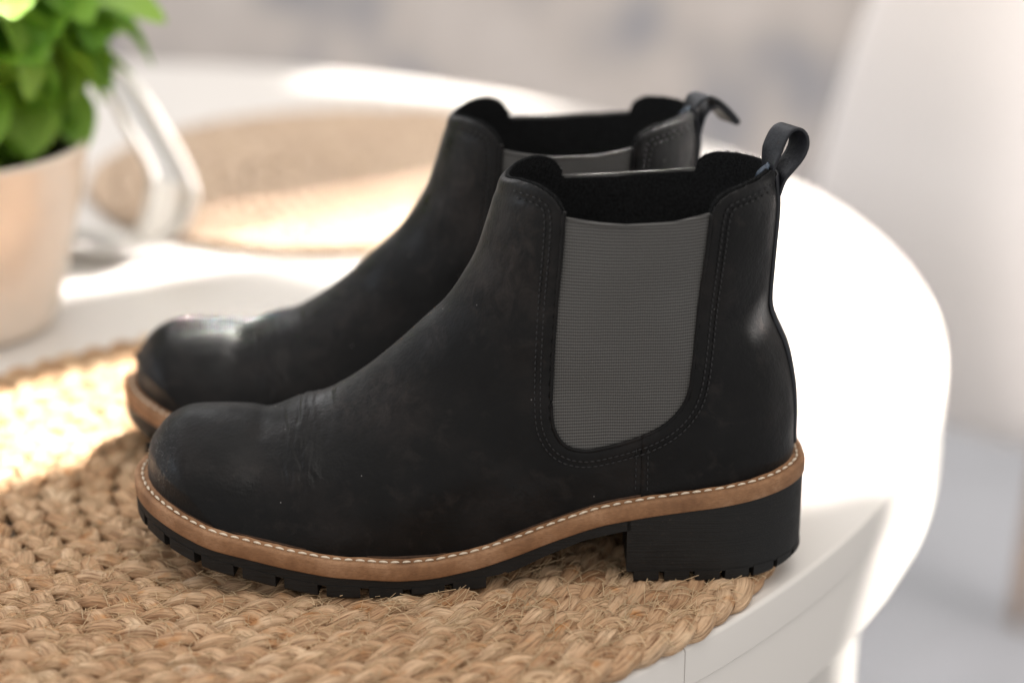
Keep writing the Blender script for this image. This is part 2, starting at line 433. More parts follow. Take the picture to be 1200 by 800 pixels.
CREASE = np.zeros_like(GX)
_cr = random.Random(3)
for x0, sl, z0, z1, dep, wd in ((-77, -0.18, 38, 70, 0.45, 1.1), (-73.5, -0.10, 34, 72, 0.55, 0.9), (-71, -0.14, 40, 72, 0.5, 0.8), (-68.5, 0.02, 33, 70, 0.6, 0.9), (-66.5, 0.10, 44, 74, 0.45, 0.7),
                                (-64, 0.06, 36, 62, 0.4, 0.9), (-60, 0.16, 46, 75, 0.35, 1.2), (-44, 0.25, 45, 70, 0.22, 1.4), (-40, 0.2, 40, 78, 0.25, 1.2), (-90, 0.05, 48, 66, 0.5, 3.0)):
    p1, p2 = _cr.uniform(0, 6), _cr.uniform(0, 6)
    xc = x0 + sl * (GZ - 55) + 0.9 * np.sin(GZ * 0.33 + p1) + 0.5 * np.sin(GZ * 0.9 + p2)
    am = smooth(z0, z0 + 8, GZ) * (1 - smooth(z1 - 5, z1 + 3, GZ)) * (0.6 + 0.4 * np.sin(GZ * 0.5 + p2))
    dep *= 0.72
    CREASE += -dep * am * np.exp(-((GX - xc) / wd) ** 2) + 0.45 * dep * am * np.exp(-((GX - xc - 2.2 * wd) / (1.3 * wd)) ** 2)
# soft folds round the ankle
CREASE += 0.35 * np.sin((GZ - 0.45 * GX) * 0.21 + 0.8 * np.sin(GX * 0.12)) * np.exp(-((GX - 12) / 22) ** 2 - ((GZ - 105) / 22) ** 2)
CREASE += 0.22 * np.exp(-((GZ - 104 + 0.25 * (130 - GX)) / 3.0) ** 2) * smooth(108, 124, GX) - 0.22 * np.exp(-((GZ - 113 + 0.25 * (130 - GX)) / 4.0) ** 2) * smooth(108, 124, GX)
_wc = {}
def surf(side, off):
    """grid of 3-D points (metres) at a normal offset in mm"""
    if side not in _wc:
        _w = width(GX, GZ, side); _w[:, 0] = 0; _w[:ib, -1] = 0; _wc[side] = _w
    Y = _wc[side] * side
    # slow unevenness of worn leather
    Y = Y * (1 + 0.010 * np.sin(GX * 0.11 + 1.3 * np.sin(GZ * 0.07)) * np.sin(GZ * 0.09 + 0.6))
    P = np.stack([GX, Y, GZ], -1)
    off = off + CREASE
    du = np.gradient(P, axis=0); dt = np.gradient(P, axis=1)
    N = np.cross(du, dt); l = np.linalg.norm(N, axis=-1, keepdims=True); N = N / (l + 1e-9)
    if side > 0: pass
    s = np.sign((N[..., 1] * side).mean()) or 1
    N = N * s
    # on the centre line the normal lies in the side view plane
    N[:, 0, 1] = 0; N[:ib, -1, 1] = 0
    for col, L in ((0, Fc), (-1, Bc)):
        T = np.gradient(L, axis=0); nn = np.stack([-T[:, 1], np.zeros(NU), T[:, 0]], -1); nn /= np.linalg.norm(nn, axis=1)[:, None] + 1e-9
        inw = (Bc - Fc) if col == 0 else (Fc - Bc); sg = np.sign(nn[:, 0] * inw[:, 0] + nn[:, 2] * inw[:, 1]); nn = -nn * sg[:, None]
        if col == 0: N[:, 0] = nn
        else: N[:ib - 2, -1] = nn[:ib - 2]
    if not np.isscalar(off): off = off[..., None]
    return (P + N * off) / 1000.0

_cache = {}
def point_on(x, z, side, off=0.0):
    y = width(np.array([x]), np.array([z]), side)[0]
    e = 0.6
    yx = (width(np.array([x + e]), np.array([z]), side)[0] - width(np.array([x - e]), np.array([z]), side)[0]) / (2 * e)
    yz = (width(np.array([x]), np.array([z + e]), side)[0] - width(np.array([x]), np.array([z - e]), side)[0]) / (2 * e)
    n = np.array([-yx, 1.0, -yz]); n /= np.linalg.norm(n)
    p = np.array([x, y, z]) + n * off
    p[1] *= side; n[1] *= side
    return p / 1000.0, n

def curve_on(xs, zs, side, off):
    """vectorised points on the surface"""
    xs = np.asarray(xs, float); zs = np.asarray(zs, float); e = 0.6
    y = width(xs, zs, side)
    yx = (width(xs + e, zs, side) - width(xs - e, zs, side)) / (2 * e); yz = (width(xs, zs + e, side) - width(xs, zs - e, side)) / (2 * e)
    yx = np.clip(yx, -6, 6); yz = np.clip(yz, -6, 6)
    n = np.stack([-yx, np.ones_like(y), -yz], 1); n /= np.linalg.norm(n, axis=1)[:, None]
    p = np.stack([xs, y, zs], 1) + n * off
    p[:, 1] *= side; n[:, 1] *= side
    return p / 1000.0, n

def joined(name, parts, mat, parent, thick=None, merge=1e-5):
    bm = bmesh.new()
    for V, F in parts:
        vs = [bm.verts.new(tuple(v)) for v in V]
        for f in F:
            try: bm.faces.new([vs[i] for i in f])
            except ValueError: pass
    bmesh.ops.remove_doubles(bm, verts=bm.verts, dist=merge)
    bmesh.ops.dissolve_degenerate(bm, dist=1e-7, edges=bm.edges)
    bmesh.ops.recalc_face_normals(bm, faces=bm.faces)
    me = bpy.data.meshes.new(name); bm.to_mesh(me); bm.free()
    me.polygons.foreach_set('use_smooth', [True] * len(me.polygons)); me.materials.append(mat)
    o = bpy.data.objects.new(name, me); C.objects.link(o); o.parent = parent
    return o

def capsule(length, r, k=6):
    """little stitch: a fat thread lying on x, dipping at both ends"""
    V = []; n = 6
    for i in range(n + 1):
        a = i / n; x = (a - 0.5) * length; rr = r * max(0.12, math.sin(math.pi * (0.08 + 0.84 * a)) ** 0.6)
        for j in range(k):
            t = 2 * math.pi * j / k; V.append((x, rr * math.cos(t), rr * math.sin(t) - 0.35 * r * (2 * a - 1) ** 2))
    F = grid_faces(n + 1, k, True); F.append(tuple(range(k))[::-1]); F.append(tuple(n * k + j for j in range(k)))
    return V, F

# plan outline of the feather line, then the welt 6 mm outside it
def outline(inset):
    """(lateral, medial) arrays of (x, y) from toe tip to heel tip, inset mm inside the welt edge"""
    res = []
    for side in (-1, 1):
        xs = -139.9 + (141.6 + 139.8) * (0.5 - 0.5 * np.cos(np.linspace(0, math.pi, 260)))
        ys = width(xs, zt(xs) + 1.0, side); ys[0] = ys[-1] = 0
        P = np.stack([xs, ys], 1)
        T = np.gradient(P, axis=0); T[0] = (0, 1); T[-1] = (0, -1)
        nrm = np.stack([-T[:, 1], T[:, 0]], 1); nrm /= np.linalg.norm(nrm, axis=1)[:, None]
        Q = P + nrm * (7.2 - inset)
        # resample evenly
        s = np.r_[0, np.cumsum(np.linalg.norm(np.diff(Q, axis=0), axis=1))]
        # smooth
        u = np.linspace(0, s[-1], 241); Q = np.stack([np.interp(u, s, Q[:, 0]), np.interp(u, s, Q[:, 1])], 1)
        for _ in range(3): Q[1:-1] = 0.25 * Q[:-2] + 0.5 * Q[1:-1] + 0.25 * Q[2:]
        Q[0, 1] = Q[-1, 1] = 0
        Q[:, 1] *= side; res.append(Q)
    return res
def ring(inset):
    L, Md = outline(inset); return np.vstack([L, Md[-2:0:-1]])

def zl(x):   # bottom of the tread
    return np.interp(x, [-150, -135, -118, -104, -85, -69, -52, -35, 5, 15, 30], [20.5, 17.0, 13.2, 9.8, 5.6, 2.6, 0.4, -0.4, -0.4, 1.0, 7.5])
def zsole(x):   # underside of the sole plate
    z = np.where(x < 18, zl(x) + 5.2, np.interp(x, [18, 26, 35, 50, 68, 150], [6.4, 9.4, 13.5, 19.5, 23.5, 30]))
    return np.minimum(z, zt(x) - 8.0 - 3.5)

def cap_strip(L, Md, zf, flip):
    n = len(L); V = [(*p, zf(p[0])) for p in L] + [(*p, zf(p[0])) for p in Md]
    F = [(i, i + 1, n + i + 1, n + i) for i in range(n - 1)]
    return np.array(V) / 1000, [f[::-1] for f in F] if flip else F

def pull_loop(root, loop_keys, flip=1):
    sd = -flip
    path = catmull(loop_keys, 64); m = 7; V = []
    n_ = len(path)
    T = np.gradient(path, axis=0); nl = np.stack([-T[:, 1], T[:, 0]], 1); nl /= np.linalg.norm(nl, axis=1)[:, None]
    for i in range(n_):
        for j in range(m):
            a = (j / (m - 1) - 0.5) * 2; y = a * 6.0; tw = 0.60 * min(1.0, min(i, n_ - 1 - i) / 14)
            V.append(((path[i, 0] + flip * -a * 6.0 * math.sin(tw)) / 1000, y * math.cos(tw) / 1000, path[i, 1] / 1000))
    lp = mesh_obj('pull_loop', V, grid_faces(n_, m), M['strap'], root)
    sm = lp.modifiers.new('thickness', 'SOLIDIFY'); sm.thickness = 0.0014; sm.offset = 0
    bv = lp.modifiers.new('soft', 'BEVEL'); bv.width = 0.0004; bv.segments = 2
    # blue tacking threads at the foot of the loop
    th = MB()
    for yy in (5.2 * sd, 3.4 * sd, 1.5 * sd):
        th.add(*tube(np.array([(122.5, yy, 168.5), (123.6, yy, 171.2), (125.2, yy, 172.8), (127.2, yy + .3, 174.2)]) / 1000, 0.00055, 6))
    for yy in (5.6 * sd, 3.9 * sd, 2.2 * sd):
        p0 = path[3]; p1 = path[9]
        th.add(*tube(np.array([(p0[0] - 1.0, yy, p0[1]), ((p0[0] + p1[0]) / 2 - 1.6, yy - .4, (p0[1] + p1[1]) / 2), (p1[0] - 1.0, yy - .8, p1[1])]) / 1000, 0.0005, 6))
    th.build('tacking_thread', M['thread_blue'], lp)

def build_boot(name, loop_keys, mirror=False, rz=0.0):
    root = empty(name)
    # ---- vamp (front leather) and heel quarter
    for nm, sign, off in (('vamp', 1, 1.0), ('quarter', -1, 1.5)):
        parts = []
        for side in (-1, 1):
            edge = np.minimum(D_GORE, D_RIM)
            roll = 1.2 * np.clip(1 - edge / 2.2, 0, 1) ** 2                  # folded edge turns in
            swell = 0.35 * np.exp(-((edge - 6.3) / 2.0) ** 2) * (-1)         # stitched groove
            P = surf(side, off - roll + swell)
            parts.append(clip_grid(P, [D_GORE, D_RIM, (SEAM_X + (0.7 if sign > 0 else 0) - GX) * sign], side))
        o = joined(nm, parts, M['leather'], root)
        sm = o.modifiers.new('thickness', 'SOLIDIFY'); sm.thickness = 0.0016; sm.offset = -1.0; sm.use_rim = True
    up = [c for c in root.children if c.name.startswith('vamp')][0]
    qu = [c for c in root.children if c.name.startswith('quarter')][0]
    # ---- folded edges along gore and rim, decorative stitching rows
    st = MB()
    cv, cf = capsule(2.0, 0.42, 5); cv = np.array(cv)
    for side in (-1, 1):
        for dist, ph in ((4.6, 0.0), (7.0, 0.5)):
            # offset of gore curve outward
            g = gcurve; T = np.gradient(g, axis=0); nn = np.stack([T[:, 1], -T[:, 0]], 1); nn /= np.linalg.norm(nn, axis=1)[:, None]
            cen = np.array([68, 110.]); sg = np.sign(((g - cen) * nn).sum(1)); q = g + nn * sg[:, None] * dist
            # follow the rim on the tabs
            q1 = q[q[:, 1] < 160]
            fr = np.array([(x, rim(x) - dist) for x in np.linspace(21, 41 - dist, 20)])
            fr = fr[fr[:, 1] > 158]
            bk = np.array([(x, rim(x) - dist) for x in np.linspace(101 + dist, 127.5, 20)])
            path = np.vstack([fr, q1, bk]) if q1[0, 0] < q1[-1, 0] else np.vstack([fr, q1[::-1], bk])
            for _ in range(4): path[1:-1] = 0.25 * path[:-2] + 0.5 * path[1:-1] + 0.25 * path[2:]
            s = np.r_[0, np.cumsum(np.linalg.norm(np.diff(path, axis=0), axis=1))]
            u = np.arange(ph * 2.6 + 1, s[-1], 2.6); xs = np.interp(u, s, path[:, 0]); zs = np.interp(u, s, path[:, 1])
            P, N = curve_on(xs, zs, side, 1.0 + 0.1); Tn = np.gradient(P, axis=0)
            for p, n_, t_ in zip(P, N, Tn):
                t_ = t_ / (np.linalg.norm(t_) + 1e-12); b_ = np.cross(n_, t_)
                if p[0] > 0.075: p = p + n_ * 0.0005
                st.add([tuple(p + (v[0] * t_ + v[1] * b_ + v[2] * n_) / 1000) for v in cv], cf)
        for xx in (SEAM_X - 2.4, SEAM_X + 2.6):
            zs = np.arange(41, 58.5, 2.9); P, N = curve_on(np.full(len(zs), xx), zs, side, 1.1 + (0.5 if xx > SEAM_X else 0)); Tn = np.gradient(P, axis=0)
            for p, n_, t_ in zip(P, N, Tn):
                t_ = t_ / np.linalg.norm(t_); b_ = np.cross(n_, t_)
                st.add([tuple(p + (v[0] * t_ + v[1] * b_ + v[2] * n_) / 1000) for v in cv], cf)
    o = st.build('seam_stitching', M['thread_black'], root); o['kind'] = 'stuff'
    # folded leather edge along the gore
    for side in (-1, 1):
        gz = gcurve[(gcurve[:, 1] < 163)]
        if gz[0, 0] > gz[-1, 0]: gz = gz[::-1]
        low_ = int(np.argmin(np.abs(gz[:, 0] - SEAM_X) + 1000 * (gz[:, 1] > 80)))
        for seg, par in ((gz[:low_ + 1], up), (gz[low_:], qu)):
            P, N = curve_on(seg[:, 0], seg[:, 1], side, 0.1); V, F = tube(P, 0.00085, 8); mesh_obj('edge_fold', V, F, M['leather'], par)
    # ---- elastic gores
    for side in (-1, 1):
        topz = np.interp(GX, [41, 55, 66, 86, 101], [160.2, 159.3, 159.0, 160.2, 162.6]) - GZ
        P = surf(side, -0.7 + 0 * GX)
        V, F = clip_grid(P, [5.0 - D_GORE, topz, GZ - 50], side)
        o = joined('elastic_panel', [(V, F)], M['elastic'], root)
        sm = o.modifiers.new('thickness', 'SOLIDIFY'); sm.thickness = 0.0011; sm.offset = -1.0
        xs = np.linspace(41.5, 101, 40); zs = np.interp(xs, [41, 55, 66, 86, 101], [160.0, 159.1, 158.8, 160.0, 162.4])
        P, N = curve_on(xs, zs, side, -1.1); V, F = tube(P, 0.0008, 6)
        mesh_obj('elastic_hem', V, F, M['elastic'], o)
    # ---- lining inside
    parts = []
    for side in (-1, 1):
        g2 = np.interp(GX, [41, 55, 66, 86, 101], [159.4, 158.5, 158.2, 159.4, 161.8])
        lim = np.where(D_GORE > 0, rim(GX) + 0.8, np.minimum(g2, rim(GX) + 30)) - GZ
        lim = np.where((GX > 41) & (GX < 101), g2 - GZ, rim(GX) + 0.8 - GZ)
        parts.append(clip_grid(surf(side, -2.2 + 0 * GX), [lim], -side))
    lin = joined('lining', parts, M['lining'], root)
    sm = lin.modifiers.new('thickness', 'SOLIDIFY'); sm.thickness = 0.0012; sm.offset = 1.0
    # fuzz of the felt lining along the collar
    fz = MB()
    for side in (-1, 1):
        for x0, x1, cnt in ((17.5, 40, 330), (100, 129, 420)):
            xs = rng.uniform(x0, x1, cnt); P, N = curve_on(xs, rim(xs) + 0.6, side, -1.6)
            for p, n_ in zip(P, N):
                d = (np.array([0, 0, 1.0]) * rng.uniform(0.3, 1) + n_ * rng.uniform(-0.9, 0.5) + rng.normal(0, 0.35, 3)); d /= np.linalg.norm(d)
                L = rng.uniform(0.0006, 0.0019); a = rng.normal(0, 1, 3); a /= np.linalg.norm(a); a *= 0.00011
                fz.add([p - a, p + a, p + d * L + rng.normal(0, 0.0002, 3)], [(0, 1, 2)])
    o = fz.build('lining_fuzz', M['lining'], lin); o['kind'] = 'stuff'
    # insole floor
    L, Md = outline(10.0); V, F = cap_strip(L, Md, lambda x: float(zt(x)) - 0.6, True)
    mesh_obj('insole', V, F, M['lining'], root)
    # ---- back strip and pull loop
    zs = np.r_[np.linspace(170.5, 50, 60)]
    V = []; m = 9
    bx = np.interp(zs, backL[::-1, 1], backL[::-1, 0])
    T = np.gradient(np.stack([bx, zs], 1), axis=0); nb = np.stack([-T[:, 1], T[:, 0]], 1); nb /= np.linalg.norm(nb, axis=1)[:, None]
    for i, z in enumerate(zs):
        for j in range(m):
            a = (j / (m - 1) - 0.5) * 2; hw = 6.5 + 0.8 * (z < 95)
            y = a * hw
            drop = (y * y) / (2 * 36.0)
            o_ = 2.1 - (0.9 if abs(a) > 0.95 else 0)
            V.append(((bx[i] - drop + nb[i, 0] * o_) / 1000, y / 1000, (z + nb[i, 1] * o_) / 1000))
    o = mesh_obj('back_strip', V, grid_faces(len(zs), m), M['strap'], root)
    sm = o.modifiers.new('thickness', 'SOLIDIFY'); sm.thickness = 0.0012; sm.offset = 0
    pull_loop(root, loop_keys)
    # ---- welt
    prof = [(0.3, -7.4), (0.0, -6.8), (0.0, -1.5), (0.3, -0.7), (0.9, -0.1), (2.3, 0.1), (2.9, -0.45), (4.3, -0.45), (4.9, 0.1), (7.2, 0.5), (11, 0.2), (11, -7.4)]
    rings = {ins: ring(ins) for ins in sorted({p[0] for p in prof})}
    nr = len(next(iter(rings.values()))); V = []
    for ins, dz in prof:
        q = rings[ins]; jit = 0.12 * np.sin(np.arange(nr) * 0.71) * (dz > -1)
        for p, j_ in zip(q, jit): V.append((p[0] / 1000, p[1] / 1000, (zt(p[0]) + dz + j_) / 1000))
    F = []
    k = len(prof)
    for a in range(k):
        b = (a + 1) % k
        for i in range(nr):
            i2 = (i + 1) % nr; F.append((a * nr + i, a * nr + i2, b * nr + i2, b * nr + i))
    welt = joined('welt', [(V, F)], M['welt'], root)
    q = ring(7.0); q3 = np.c_[q, zt(q[:, 0]) + 0.5] / 1000; V, F = tube(q3, 0.0010, 7, closed=True); mesh_obj('rand', V, F, M['rand'], welt)
    # stitches, one by one
    q = ring(3.6); q3 = np.c_[q, zt(q[:, 0]) + 0.05] / 1000; q3 = np.vstack([q3, q3[:1]])
    s = np.r_[0, np.cumsum(np.linalg.norm(np.diff(q3, axis=0), axis=1))]
    cnt = int(s[-1] / 0.0049); u = (np.arange(cnt) + 0.5) * s[-1] / cnt
    me = bpy.data.meshes.get('stitch')
    if me is None:
        Vc, Fc_ = capsule(3.7, 0.58, 8); me = bpy.data.meshes.new('stitch'); me.from_pydata([tuple(c / 1000 for c in v) for v in Vc], [], Fc_)
        me.polygons.foreach_set('use_smooth', [True] * len(me.polygons)); me.materials.append(M['thread_white'])
    for ui in u:
        a = np.array([np.interp(ui - 0.0012, s, q3[:, c]) for c in range(3)]); b = np.array([np.interp(ui + 0.0012, s, q3[:, c]) for c in range(3)])
        t_ = Vector(b - a).normalized(); z_ = Vector((0, 0, 1)); y_ = z_.cross(t_).normalized(); z_ = t_.cross(y_)
        o = bpy.data.objects.new('stitch', me); C.objects.link(o); o.parent = welt
        mt = Matrix((t_, y_, z_)).transposed().to_4x4(); mt.translation = Vector((a + b) / 2)
        mt = mt @ Matrix.Rotation(R(random.uniform(-7, 7)), 4, 'Z') @ Matrix.Diagonal((random.uniform(0.88, 1.08), 1, 1, 1)); o.matrix_local = mt
    # ---- sole plate, heel block and their lugs
    L, Md = outline(0.7)
    ia = int(np.argmax(L[:, 0] > 70)); ib_ = int(np.argmax(Md[:, 0] > 70)); i0 = min(ia, ib_)
    def block(nm, L, Md, zf_top, zf_bot, parent, mat):
        n = len(L); V = []
        for zf in (zf_top, zf_bot):
            V += [(p[0], p[1], float(zf(p[0]))) for p in L] + [(p[0], p[1], float(zf(p[0]))) for p in Md]
        o2 = 2 * n; F = []
        for i in range(n - 1):
            F.append((i, i + 1, n + i + 1, n + i)); F.append((o2 + i, o2 + n + i, o2 + n + i + 1, o2 + i + 1))
            F.append((i, o2 + i, o2 + i + 1, i + 1)); F.append((n + i, n + i + 1, o2 + n + i + 1, o2 + n + i))
        F.append((0, n, o2 + n, o2)); F.append((n - 1, o2 + n - 1, o2 + n + n - 1, n + n - 1))
        o = joined(nm, [(np.array(V) / 1000, F)], mat, parent, merge=1e-6)
        md = o.modifiers.new('edge', 'EDGE_SPLIT'); md.split_angle = R(40)
        return o
    sole = block('outsole', L[:i0 + 1], Md[:i0 + 1], lambda x: zt(x) - 7.45, zsole, root, M['rubber'])
    rear = lambda x: 4.4 + 0.0 * x
    xb = max(L[i0, 0], Md[i0, 0])
    heel = block('heel', L[i0 - 1:], Md[i0 - 1:], lambda x: zt(x) - 7.45, rear, root, M['rubber'])
    def lugs(path, pitch, gap, zbot, ztop, parent, start=0.0, depth=20.0, xmax=1e9, xmin=-1e9):
        s = np.r_[0, np.cumsum(np.linalg.norm(np.diff(path, axis=0), axis=1))]
        c = path.mean(0)
        T = np.gradient(path, axis=0); nn = np.stack([-T[:, 1], T[:, 0]], 1); nn /= np.linalg.norm(nn, axis=1)[:, None]
        if ((path + nn * 5)[len(path) // 2] - c) @ ((path + nn * 5)[len(path) // 2] - c) > (path[len(path) // 2] - c) @ (path[len(path) // 2] - c): nn = -nn
        a = start
        while a + pitch <= s[-1] + 0.1:
            us = np.linspace(a + gap / 2, a + pitch - gap / 2, 5); a += pitch
            o_ = np.stack([np.interp(us, s, path[:, k]) for k in (0, 1)], 1); n_ = np.stack([np.interp(us, s, nn[:, k]) for k in (0, 1)], 1)
            if o_[:, 0].max() > xmax or o_[:, 0].min() < xmin: continue
            i_ = o_ + n_ * depth; i_ = i_ * 1.0; o_ = o_ - n_ * 0.25
            ob = o_ + n_ * 0.8
            V = [(*p, ztop(p[0]) + 0.6) for p in o_] + [(*p, zbot(p[0]) + 0.9) for p in o_] + [(*p, zbot(p[0])) for p in ob] + [(*p, zbot(p[0])) for p in i_] + [(*p, ztop(p[0]) + 0.6) for p in i_]
            F = []
            for r_ in range(4):
                for j in range(4): F.append((r_ * 5 + j, r_ * 5 + j + 1, r_ * 5 + 6 + j, r_ * 5 + 5 + j))
            for j in range(4): F.append((20 + j, 21 + j, j + 1, j))
            F.append((0, 5, 10, 15, 20)); F.append((24, 19, 14, 9, 4))
            oo = joined('lug', [(np.array(V) / 1000, F)], M['rubber'], parent, merge=1e-7)
            oo.data.polygons.foreach_set('use_smooth', [False] * len(oo.data.polygons))
    full = np.vstack([L[::-1], Md[1:]])               # heel-lateral-toe-medial-heel
    s_ = np.r_[0, np.cumsum(np.linalg.norm(np.diff(full, axis=0), axis=1))]
    lugs(full, 18.0, 3.8, lambda x: float(zl(x)), lambda x: float(zsole(x)), sole, start=(s_[len(L) - 1] % 18.0) + 9 - 18 + 18, xmax=24)
    hp = np.vstack([L[i0:], Md[-2:i0 - 1:-1]])
    def zh(x): return float(np.interp(x, [60, 128, 140, 150], [-0.3, -0.3, 0.9, 2.0]))
    lugs(hp, 13.2, 2.4, zh, lambda x: 4.4, heel, start=0.5)
    inner = block('tread_centre', L[8:i0 - 60] * [1, 0.62], Md[8:i0 - 60] * [1, 0.62], lambda x: zsole(x) + 0.5, lambda x: zl(x) + 0.4, sole, M['rubber'])
    if mirror:
        for o in [root]: o.scale = (1, -1, 1)
    return root

LOOP_NEAR = [(127.2, 163), (127.9, 172), (128.8, 178), (130.4, 183.8), (133.0, 188.8), (136.6, 190.4), (139.6, 188.0), (140.4, 183.4), (138.9, 178.5), (135.4, 173), (133.2, 168.5), (132.4, 162)]
LOOP_FAR = [(126.5, 163), (127.2, 170), (128.6, 175.6), (131.8, 179.0), (136.2, 178.8), (141.5, 175.0), (146.0, 170.2), (147.4, 168.0), (146.0, 167.2), (142.4, 171.0), (137.6, 175.2), (133.8, 171.5), (132.4, 162)]

near = build_boot('ankle_boot', LOOP_NEAR)
near.location = (0, 0, 0.0)
tag(near, 'black leather ankle boot in front, grey elastic side panel in full view, loop standing up', 'boot', 'pair of black ankle boots')
def copy_tree(o, parent=None):
    c = o.copy(); C.objects.link(c); c.parent = parent
    if parent: c.matrix_parent_inverse = o.matrix_parent_inverse.copy()
    for ch in o.children: copy_tree(ch, c)
    return c
far = copy_tree(near); far.scale = (1, -1, 1)
for ch in list(far.children):
    if ch.name.startswith('pull_loop'):
        for g in list(ch.children): bpy.data.objects.remove(g)
        bpy.data.objects.remove(ch)
pull_loop(far, LOOP_FAR, -1)
far.location = (-0.0245, 0.109, 0.0); far.rotation_euler = (0, 0, R(-2.5))
tag(far, 'black leather ankle boot standing behind the other, partly hidden, pull loop bent over', 'boot', 'pair of black ankle boots')

# ------------------------------------------------------------------ table
MAT_T = 0.009
TZ = -MAT_T
TC = np.array([-0.3827, 0.3736]); TR = 0.6595
table = empty('round_table', (TC[0], TC[1], TZ - 0.74)); table['label'] = 'white lacquered round table under the boots and jute mats'; table['category'] = 'table'
seam_a = math.atan2(-0.459, 0.475)
def half_disc(name, rad, z0, z1, rnd, a0, a1, gap, inner=0.0):
    """half of a disc, rounded upper edge, straight cut along the seam"""
    n = 97; prof = [(rad - rnd, z1)]
    for i in range(1, 6):
        t = i / 5 * math.pi / 2; prof.append((rad - rnd + rnd * math.sin(t), z1 - rnd + rnd * math.cos(t)))
    prof.append((rad, z0 + 0.0008)); prof.append((rad - 0.0008, z0))
    V = []; F = []
    V.append((0, 0, z1)); V.append((0, 0, z0))
    off = np.array([math.cos((a0 + a1) / 2), math.sin((a0 + a1) / 2)]) * gap / 2
    for i in range(n):
        a = a0 + (a1 - a0) * i / (n - 1)
        for r_, z in prof: V.append((r_ * math.cos(a), r_ * math.sin(a), z))
    k = len(prof)
    F += [(2 + i * k + j, 2 + (i + 1) * k + j, 2 + (i + 1) * k + j + 1, 2 + i * k + j + 1) for i in range(n - 1) for j in range(k - 1)]
    F = [f[::-1] for f in F]
    for i in range(n - 1):
        F.append((0, 2 + i * k, 2 + (i + 1) * k)); F.append((1, 2 + (i + 1) * k + k - 1, 2 + i * k + k - 1))
    F.append((1, 0, *[2 + j for j in range(k)][:0], 2, *[2 + j for j in range(1, k)]))
    F.append((0, 1, *[2 + (n - 1) * k + j for j in range(k - 1, -1, -1)]))
    V = [(v[0] + off[0], v[1] + off[1], v[2] + 0.74) for v in V]
    o = joined(name, [(V, F)], M['white_lacquer'], table, merge=1e-7)
    o.modifiers.new('edge', 'EDGE_SPLIT').split_angle = R(35)
    return o
for a0 in (seam_a, seam_a + math.pi):
    half_disc('tabletop_half', TR, -0.020, 0.0, 0.0025, a0, a0 + math.pi, 0.0006)
    half_disc('apron_half', TR - 0.0010, -0.061, -0.0201, 0.0006, a0, a0 + math.pi, 0.0008)
for i in range(4):
    a = seam_a + R(28) + i * math.pi / 2
    V = []; k = 24
    for z, r_ in ((0.679, 0.030), (0.60, 0.030), (0.3, 0.026), (0.02, 0.021), (0.0, 0.021)):
        for j in range(k): V.append((0.592 * math.cos(a) + r_ * math.cos(2 * math.pi * j / k), 0.592 * math.sin(a) + r_ * math.sin(2 * math.pi * j / k), z))
    F = grid_faces(5, k, True); F.append(tuple(range(4 * k, 5 * k))); F.append(tuple(range(k))[::-1])
    o = mesh_obj('leg', V, F, M['white_lacquer'], table)
    o.modifiers.new('edge', 'EDGE_SPLIT').split_angle = R(50)

